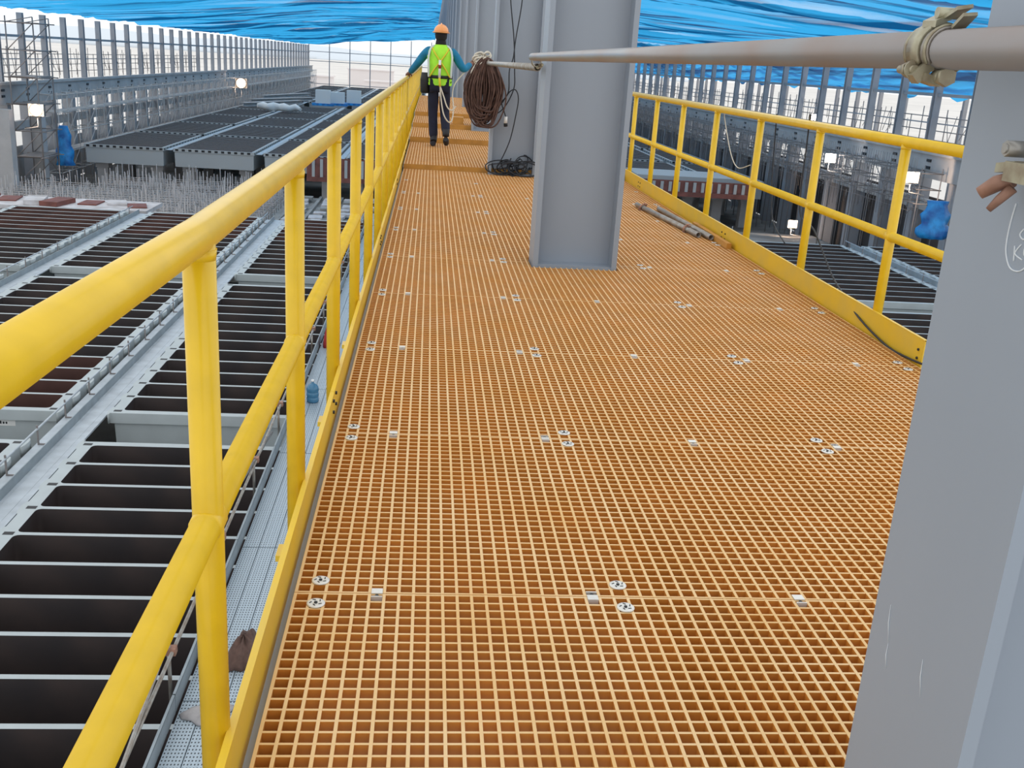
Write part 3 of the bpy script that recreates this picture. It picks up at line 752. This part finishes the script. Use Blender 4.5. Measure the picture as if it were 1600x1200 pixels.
for px, wd, zt in ((10, 1.3, -3.6), (66, .8, -3.6)):
    p = onX(px, 270, -28.3); g = MB(); g.box(p.x-wd/2, p.x+wd/2, p.y-.4, p.y+.4, -10.4, zt); struct('pillar', g, M['precast'])
# hazy hills beyond
for k, (x, wd, h) in enumerate(((-300, 260, 26), (-60, 300, 18), (220, 260, 22), (-620, 260, 30))):
    mb = MB(); mb.ball((x, 1900, -12), wd, 200, h, 24, 6, 0, 0.0, 1.0); struct('hill', mb, M['hill'])

# ------------------------------------------------------------------ hall walls: columns, girders
def wall_column(label, x, yy, zt, group):
    key = ('wc', zt, x > 0)
    t = None
    if key not in LIN:
        mb = MB(); s = .2
        mb.box(-.20, .20, -.19, -.13, -2.1, zt); mb.box(-.20, .20, .13, .19, -2.1, zt); mb.box(-.03, .03, -.13, .13, -2.1, zt)
        mb.box(-.45, .45, -.35, .35, -10.45, -3.6)
        LIN[key] = mb.mesh('wall_column', [M['wallcol']])
    o = link('wall_column', LIN[key], None, (x, yy, 0)); return tag(o, label, 'column', group)
LW, RW = -30.0, 30.0
for k in range(42):
    wall_column('grey column, %s from the near end of the left open wall' % nth(k), LW, 73.9 + 4.5*k, 2.75, 'columns of the left open wall')
for k in range(47):
    wall_column('grey column, %s from the near end of the right open wall' % nth(k), RW, 52.2 + 4.5*k, 3.35, 'columns of the right open wall')
for s, X, nm in ((-1, LW, 'left'), (1, RW, 'right')):
    y0 = 40 if s > 0 else 62
    g = MB(); xi = X - s*.55
    g.box(min(X, xi)-.1, max(X, xi)+.1, y0, 262, -3.55, -2.05); g.box(min(xi, xi-s*.25), max(xi, xi-s*.25), y0, 262, -2.2, -2.0)
    yy = y0 + 1.2
    while yy < 262:
        for zz in (-2.55, -2.95): g.box(xi-s*.12 - .04, xi-s*.12 + .04, yy, yy+.5, zz-.08, zz+.08, 1)
        yy += 4.5
    struct('beam_' + nm, g, [M['precast'], M['cable']])
    g = MB(); g.box(X-.2, X+.2, y0, 262, -5.5, -4.85); struct('lower_beam_' + nm, g, M['precast'])
    g = MB(); g.box(X-.08, X+.08, y0, 262, 1.02, 1.2); g.box(X+s*.3-.03, X+s*.3+.03, y0, 262, -.55, -.48); struct('trim_' + nm, g, M['wallcol'])
    g = MB(); g.box(X+s*.9, X+s*1.05, y0, 262, -10.45, -6.9 if s < 0 else -4.85); struct('wall_' + nm, g, M['precast'] if s < 0 else M['wall_dark'])
# outer row of thin posts behind the right wall
for k in range(46):
    a = MB() if k == 0 else None
    if k == 0:
        a.box(-.14, .14, -.14, .14, -10.6, 1.3); OP = a.mesh('outer_post', [M['wallcol']])
    o = link('outer_post', OP, None, (36.5, 52 + 4.5*k, 0)); tag(o, 'thin grey post, %s of the outer row behind the right wall' % nth(k), 'post', 'outer posts behind the right wall')
# end wall lattice
e = thing('end_frame', 'open steel lattice closing the far end of the hall', 'frame', (0, 262, -10.4))
for k in range(13):
    a = MB(); a.box(-30.2 + 5.05*k - .11, -30.2 + 5.05*k + .11, -.1, .1, 0, 15.6); a.build('post', M['wallcol'], e)
for zz in (11.75, 9.5, 4.1):
    a = MB(); a.box(-30.2, 30.2, -.07, .07, zz-.08, zz+.08); a.build('beam', M['wallcol'], e)
for k, (x, yy, wx, h) in enumerate(((-38, 330, 14, 4.5), (-14, 350, 16, 3.4), (6, 340, 9, 5.0), (-24, 420, 18, 6.0))):
    a = MB(); a.box(-wx/2, wx/2, 0, 8, 0, h); a.box(-wx/2-.4, wx/2+.4, -.4, 8.4, h, h+.4)
    o = a.build('site_shed', M['house'], None, (x, yy, -10.64)); tag(o, 'pale site shed beyond the far lattice, %s' % ('left of the others', 'the long low one', 'nearest the walkway', 'behind the rest')[k], 'shed', 'pale sheds beyond the hall')

# ------------------------------------------------------------------ scaffolds along the walls
def scaffold_mesh(seed, dark, hanging):
    rnd = random.Random(seed); mb = MB(); r = .035
    for x in (0, 1.2):
        for yy in (0, 2.1): mb.tube([(x, yy, 0), (x, yy, 7.6)], r, 5)
    for lv in ((5.6, 6.4, 7.3) if hanging else (1.6, 3.1, 4.6, 6.1, 7.4)):
        for x in (0, 1.2): mb.tube([(x, .05, lv), (x, 4.4, lv)], r, 5)
        for yy in (0, 2.1): mb.tube([(-.2, yy, lv), (1.3, yy, lv)], r, 5)
        if lv in (3.1, 6.1): mb.box(.1, 1.1, .05, 4.4, lv+.04, lv+.09)
    for i in range(3 if hanging else 0, 4):
        z0 = 1.6 + 1.5*i; mb.tube([(0, 0, z0), (0, 2.1, z0+1.5)] if i % 2 else [(0, 2.1, z0), (0, 0, z0+1.5)], r*.8, 5); mb.tube([(1.2, 2.1, z0), (1.2, 4.3, z0+1.5)], r*.8, 5)
    for i in range(26 if hanging else 16):
        yy = rnd.uniform(.8, 3.6); z = rnd.uniform(5.0 if hanging else 2, 7.0); x = rnd.uniform(.2, 1.0); a = rnd.uniform(-1, 1)
        mb.tube([(x, yy, z), (x + rnd.uniform(-.3, .3), yy + .7*math.cos(a*2), z + .6*a)], .02, 4)
    if hanging:
        for i in range(14): 
            yy = i*.33; mb.tube([(-.35 + rnd.uniform(-.1, .1), yy, 3.4 + rnd.uniform(0, 1.6)), (-.35, yy, 8.1)], .013, 4)
        for z in (5.2, 6.4, 7.3): mb.tube([(-.35, .05, z), (-.35, 4.4, z)], .013, 4)
    return mb.mesh('wall_scaffold', [M['tube_dark'] if dark else M['tube']])
SL = [scaffold_mesh(s, False, False) for s in (1, 2, 3)]; SR = [scaffold_mesh(s, True, True) for s in (4, 5, 6)]
for k in range(40):
    o = link('scaffold_bay', SL[k % 3], None, (-29.05, 78.6 + 4.5*k, -10.4)); tag(o, 'grey tube scaffold bay, %s from the near end of the left wall' % nth(k), 'scaffold', 'scaffold bays along the left wall')
for k in range(40):
    o = link('scaffold_bay', SR[k % 3], None, (27.75, 52.4 + 4.5*k, -10.4)); tag(o, 'dark tube scaffold bay, %s from the near end of the right wall' % nth(k), 'scaffold', 'scaffold bays along the right wall')
# light edge-protection tubes standing on the right girder and outside it
def edge_mesh(s):
    rnd = random.Random(s); mb = MB()
    for z in (.55, 1.1, 1.9): mb.tube([(0, 0, z), (0, 4.5, z)], .03, 5)
    for yy in (.4, 1.9, 3.4): mb.tube([(0, yy, 0), (0, yy, 2.2 + rnd.uniform(-.3, .3))], .03, 5)
    for i in range(5): 
        yy = rnd.uniform(0, 4); mb.tube([(.1, yy, rnd.uniform(0, 1)), (.1, yy + rnd.uniform(-.8, .8), rnd.uniform(1.2, 2.2))], .022, 4)
    return mb.mesh('edge_guard', [M['tube_dark']])
EG = [edge_mesh(s) for s in (1, 2, 3)]
for k in range(32):
    o = link('edge_guard', EG[k % 3], None, (30.4, 52.5 + 4.5*k, -2.05)); tag(o, 'tube edge guard, %s along the top of the right girder' % nth(k), 'guardrail', 'edge guards on the right girder')
for k in range(14):
    o = link('edge_guard', EG[k % 3], None, (-30.4, 74.5 + 4.5*k, -2.05)); tag(o, 'tube edge guard, %s along the top of the left girder' % nth(k), 'guardrail', 'edge guards on the left girder')
# scaffold tower in front of the left wall
tw = MB()
for x in (0, 1.8):
    for yy in (0, 3.0): tw.tube([(x, yy, 0), (x, yy, 12.8)], .05, 6)
for z in (1.6, 3.4, 5.2, 7.0, 8.8, 10.6, 12.4):
    for x in (0, 1.8): tw.tube([(x, -.4, z), (x, 3.4, z)], .045, 5)
    for yy in (0, 3.0): tw.tube([(-.4, yy, z), (2.2, yy, z)], .045, 5); tw.tube([(0, yy, z), (1.8, yy, min(12.8, z+1.8))], .035, 5)
    tw.box(.1, 1.7, -.2, 3.2, z+.05, z+.1) if z in (3.4, 7.0, 8.8) else None
tag(tw.build('scaffold_tower', M['tube_dark'], None, (-28.6, 72.0, -10.4)), 'tall grey scaffold tower at the near end of the left wall', 'scaffold')

# ------------------------------------------------------------------ floodlights
def flood(label, p, s, warm, d):
    t = thing('floodlight', label, 'lamp', tuple(p), 'site floodlights')
    a = MB(); a.box(-s*.5, s*.5, -s*.1, s*.25, -s*.4, s*.4); a.build('housing', M['housing'], t)
    a = MB(); n = 16; rg = [[(r*math.cos(2*PI*k/n), -s*.1 - y_, r*math.sin(2*PI*k/n)) for k in range(n)] for r, y_ in ((s*.40, 0), (s*.36, s*.10), (s*.2, s*.16), (.001, s*.18))]
    a.loft(rg); a.build('lens', M['lamp_warm' if warm else 'lamp'], t)
    a = MB(); a.tube([(0, .1, -s*.4), (0, .1, -s*1.1), (d*1.2, .2, -s*1.3)], .04, 6); a.build('bracket', M['tube'], t)
    L = bpy.data.lights.new('floodlight_beam', 'SPOT'); L.energy = 500 if warm else 400; L.color = (1, .75, .55) if warm else (1, .93, .85); L.shadow_soft_size = .3; L.spot_size = 2.6
    lo = bpy.data.objects.new('floodlight_beam', L); C.objects.link(lo); lo.parent = t; lo.location = (0, -s*.35, 0); lo.rotation_euler = (PI/2, 0, 0)
for lab, px, py, X, s, wm in (('white floodlight hung on a light bracket behind the far railing', 1297, 247, 26.8, .75, False), ('warm floodlight behind the far railing, next to the near column', 1425, 277, 26.8, .75, True),
                              ('warm floodlight low in the pit behind the far railing', 1238, 350, 26.8, .7, True), ('small white floodlight low behind the tubes on the grating', 1122, 342, 27.0, .6, False),
                              ('small white floodlight above the right girder', 1273, 183, 30.6, .6, False)):
    flood(lab, onX(px, py, X), s, wm, .8)
flood('bright floodlight under the left girder, near end', onX(57, 172, -26.2), 1.0, True, -.8)
flood('distant floodlight under the left girder', onX(377, 130, -27.0), 1.7, True, -.8)

# ------------------------------------------------------------------ tarpaulins, formwork, rebar, boards
def tarp(label, p, wx, h, seed):
    mb = MB(); n = 9; g = []
    rnd = random.Random(seed)
    for i in range(9):
        z = h*(1 - i/8); ring = [(wx*(.55 + .45*(i/8)**.7)*(1 + .18*math.sin(i*1.9 + seed))*math.cos(2*PI*k/16)*(1+.15*math.sin(4*k+seed)), .5*(.3+.7*i/8)*math.sin(2*PI*k/16)*(1 + .2*math.sin(3*k)), z) for k in range(16)]
        g.append(ring)
    mb.loft(g); return tag(mb.build('tarpaulin', M['tarp'], None, tuple(p)), label, 'tarpaulin')
tarp('blue tarpaulin draped over a stack by the right wall', onX(1455, 372, 26.2), .85, 1.9, 2)
tarp('bright blue tarpaulin hanging on the left wall scaffold', onX(103, 258, -26.9), .6, 2.9, 4)
def formwork(label, x0, x1, yy, z0, z1):
    t = thing('formwork_beam', label, 'formwork', (x0, yy, z0), 'red-brown formwork'); L = x1-x0
    a = MB(); a.box(0, L, 0, .5, 0, .35); a.build('beam', M['brown'], t)
    a = MB(); a.box(0, L, .15, .25, .35, z1-z0)
    a.build('panel', M['brown'], t)
    k = .4
    while k < L:
        a = MB(); a.box(k, k+.22, .05, .15, .35, z1-z0-.1); a.build('waler', M['tank_far'], t); k += .62
formwork('red-brown formwork beam under the far trays, right of the walkway', 14.0, 24.5, 71.5, -7.3, -6.15)
formwork('red-brown formwork beam seen through the left railing posts', -9.0, -.8, 76.6, -8.2, -6.4)
a = MB(); a.box(0, 8.4, 0, 4.8, 0, 1.1); o = a.build('concrete_tray', M['tank_far'], None, (15.8, 72.2, -7.0)); tag(o, 'light concrete tray behind the red-brown formwork on the right', 'tray')
def cage(seed):
    rnd = random.Random(seed); mb = MB()
    for i in range(9):
        for j in range(5):
            x = i*.5; yy = j*1.0; mb.tube([(x, yy, 0), (x + rnd.uniform(-.06, .06), yy + rnd.uniform(-.06, .06), rnd.uniform(1.0, 2.3))], .024, 4)
    for j in range(5):
        for z in (.35, .75, 1.1): mb.tube([(-.1, j*1.0, z), (4.1, j*1.0, z)], .026, 4)
    for i in range(0, 9, 2):
        for z in (.4, .8): mb.tube([(i*.5, -.1, z), (i*.5, 4.2, z)], .02, 4)
    return mb.mesh('rebar_cage', [M['rebar']])
CG = [cage(s) for s in (1, 2, 3)]
k = 0
for ix in range(4):
    for iy in range(5):
        if ix == 0 and iy == 4: continue
        o = link('rebar_cage', CG[k % 3], None, (-27.4 + 4.4*ix, 53.3 + 4.6*iy, -9.6)); k += 1
        tag(o, 'grey rebar cage, %s from the near side, %s file from the left wall' % (nth(iy), nth(ix)), 'rebar', 'rebar cages between near and far cells')
k = 0
for ix in range(2):
    for iy in range(3):
        o = link('rebar_cage', CG[k % 3], None, (9 + 6*ix, 50.5 + 5.2*iy, -9.5)); k += 1
        tag(o, 'grey rebar cage in the dark right pit, %s from the near side, %s file' % (nth(iy), nth(ix)), 'rebar', 'rebar cages in the right pit')
for i in range(5):
    for j in range(11):
        l = random.uniform(.7, 1.5); wd = random.uniform(.35, .95); x = -8.7 + 1.6*i + random.uniform(-.1, .1); yy = 57.5 + 1.75*j + random.uniform(-.15, .15)
        if random.random() < .12: continue
        a = MB(); a.box(-wd/2, wd/2, -l/2, l/2, 0, random.uniform(.06, .22)); o = a.build('loose_board', M['concrete'] if (i+2*j) % 5 == 0 else M['paleboard'], None, (x, yy, -9.37)); o.rotation_euler = (0, 0, random.choice((0, .06, -.08)))
        tag(o, 'pale board lying loose on the slab beyond the near cells', 'board', 'pale boards scattered on the slab')
for i in range(11):
    x = -9.5 + .8*i; a = MB(); a.box(-.11, .11, 0, 27.0, 0, .22); o = a.build('slab_joist', M['concrete'], None, (x, 50.0, -9.59)); tag(o, 'long grey joist on the pale slab, %s from the left' % nth(i), 'joist', 'joists on the pale slab')
for i in range(9):
    x = -24.0 + 1.25*i + random.uniform(-.2, .2); a = MB(); l = random.uniform(1.2, 1.9); a.box(-.45, .45, -l/2, l/2, 0, random.choice((.06, .10, .22)))
    o = a.build('formwork_panel', M['brown'] if i % 3 != 1 else M['paleboard'], None, (x, 49.0 + random.uniform(-.5, .8), -6.55)); o.rotation_euler = (0, 0, random.uniform(-.3, .3))
    tag(o, '%s board, %s from the left on the staging behind the third cell row' % ('red-brown' if i % 3 != 1 else 'pale', nth(i)), 'board', 'boards on the staging')
a = MB(); a.box(-26, -13.3, 47.7, 50.8, -6.75, -6.56); 
for x in (-25.5, -20, -14): a.box(x-.15, x+.15, 47.9, 50.6, -9.6, -6.75)
tag(a.build('staging', M['paleboard']), 'low pale timber staging behind the third cell row', 'staging')
# white bundles and crates where a far tray is still missing
p = onZ(402, 168, -6.1); q = onZ(470, 173, -6.1)
a = MB(); a.tube([p.lerp(q, u/8) - p + Vector((0, .5*math.sin(u*2), .1*math.sin(u*3))) for u in range(9)], [.28, .52, .42, .55, .45, .52, .40, .46, .2], 10)
tag(a.build('wrapped_roll', M['white'], None, (p.x, p.y, -5.85)), 'long white wrapped roll lying across the far cells', 'roll')
for k, (pa, pb, zz) in enumerate((((392, 158), (488, 155), .15), ((380, 164), (470, 160), .0), ((412, 152), (482, 148), .3))):
    p = onZ(*pa, -6.3); q = onZ(*pb, -6.3); d = (q-p).normalized(); n_ = Vector((-d.y, d.x, 0))
    a = MB(); L = (q-p).length/2
    for dz in (-.22, .22): a.obox((0, 0, dz), d*L, n_*.45, (0, 0, .05))
    a.obox((0, 0, 0), d*L, n_*.06, (0, 0, .2))
    tag(a.build('steel_girder', M['precast'], None, ((p.x+q.x)/2, (p.y+q.y)/2, -6.22 + .0*zz)), 'long grey girder laid across the far cells, %s of three' % ('middle', 'nearest', 'farthest')[k], 'girder', 'girders laid across the far cells')
for k, (px, sh) in enumerate(((505, 0), (527, 1), (553, 2))):
    p = onZ(px, 164, -6.4); a = MB(); a.box(-1.1, 1.1, -.8, .8, .35, 2.3 if k != 1 else 2.0, 0); a.box(-1.6, 1.6, -1.0, 1.0, 0, .35, 1)
    o = a.build('crate', [M['white'], M['tarp']], None, (p.x, p.y, -6.49)); tag(o, 'white crate on a blue pallet on the far cells, %s from the left' % nth(k), 'crate', 'white crates on the far cells')

# ------------------------------------------------------------------ blue safety nets overhead
def net(name, label, prof, y0, y1, ny, edge_amp, seed):
    """prof: list of (x, z); pleats run across the hall and wander"""
    rnd = random.Random(seed); xs = [p[0] for p in prof]
    NP = 90; amp = [rnd.uniform(.15, .75) for _ in range(NP)]; wob = [(rnd.uniform(.3, 1.4), rnd.uniform(.05, .22), rnd.uniform(0, 6)) for _ in range(NP)]
    mb = MB(); nx = len(prof)
    for j in range(ny + 1):
        yy = y0 + (y1-y0)*j/ny
        for i, (x, z) in enumerate(prof):
            u = i/(nx-1)
            ys = yy + 1.3*math.sin(x*.17 + yy*.05 + seed) + .5*math.sin(x*.5 + yy*.11)
            c = ys/3.4; k = int(math.floor(c)); fr = c - k
            A = amp[k % NP]*(.5 + .5*math.sin(x*wob[k % NP][1]*2 + wob[k % NP][2])) * math.sin(PI*min(1, max(0, u*1.0+.02)))**.35
            d = A*(abs(math.sin(PI*fr))**.8) + .05*math.sin(9*ys + 1.3*x) * .5
            zz = z - d + .12
            if (i == 0 or i == nx-1): zz += edge_amp*math.sin(yy*.7 + seed)*.5 + edge_amp*.5*math.sin(yy*1.9)
            mb.v.append((x, yy, zz))
    for j in range(ny):
        for i in range(nx-1):
            b = j*nx + i; mb.face((b, b+1, b+nx+1, b+nx), 0, True)
    return tag(mb.build(name, M['net']), label, 'net')
def interp(pts, n):
    out = []
    for i in range(n+1):
        x = pts[0][0] + (pts[-1][0]-pts[0][0])*i/n
        for (a, za), (b, zb) in zip(pts, pts[1:]):
            if a <= x <= b: out.append((x, za + (zb-za)*(x-a)/(b-a))); break
    return out
net('safety_net', 'bright blue safety net slung overhead left of the steel columns', interp([(-30.6, 2.95), (-20, 4.1), (-10, 5.2), (-3, 5.6), (.95, 5.7)], 56), 58, 260, 580, .12, 1)
net('safety_net', 'bright blue safety net slung overhead right of the steel columns', interp([(1.75, 5.6), (8, 5.3), (18, 4.75), (30, 4.15), (30.6, 3.9)], 66), 28, 260, 660, .25, 2)

rnd = random.Random(9); mb = MB(); NZ = 34; NYC = 300
for j in range(NYC + 1):
    yy = 30 + 230*j/NYC
    for i in range(NZ + 1):
        u = i/NZ; z = 4.0 + (1.0 - 4.0)*u; x = 31.2 + 2.3*u + .22*math.sin(u*26 + 1.1*math.sin(yy*.21) + .6*math.sin(yy*.53)) + .12*math.sin(u*51 + yy*.3)
        if i == NZ: z += .18*math.sin(yy*.8) + .12*math.sin(yy*1.9 + 1)
        z -= .25*math.sin(u*PI)*math.sin(yy*.698)**2
        mb.v.append((x, yy, z))
for j in range(NYC):
    for i in range(NZ):
        b = j*(NZ+1) + i; mb.face((b, b+1, b+NZ+2, b+NZ+1), 0, True)
tag(mb.build('net_curtain', M['curtain']), 'blue netting hanging in folds behind the right wall columns', 'net')
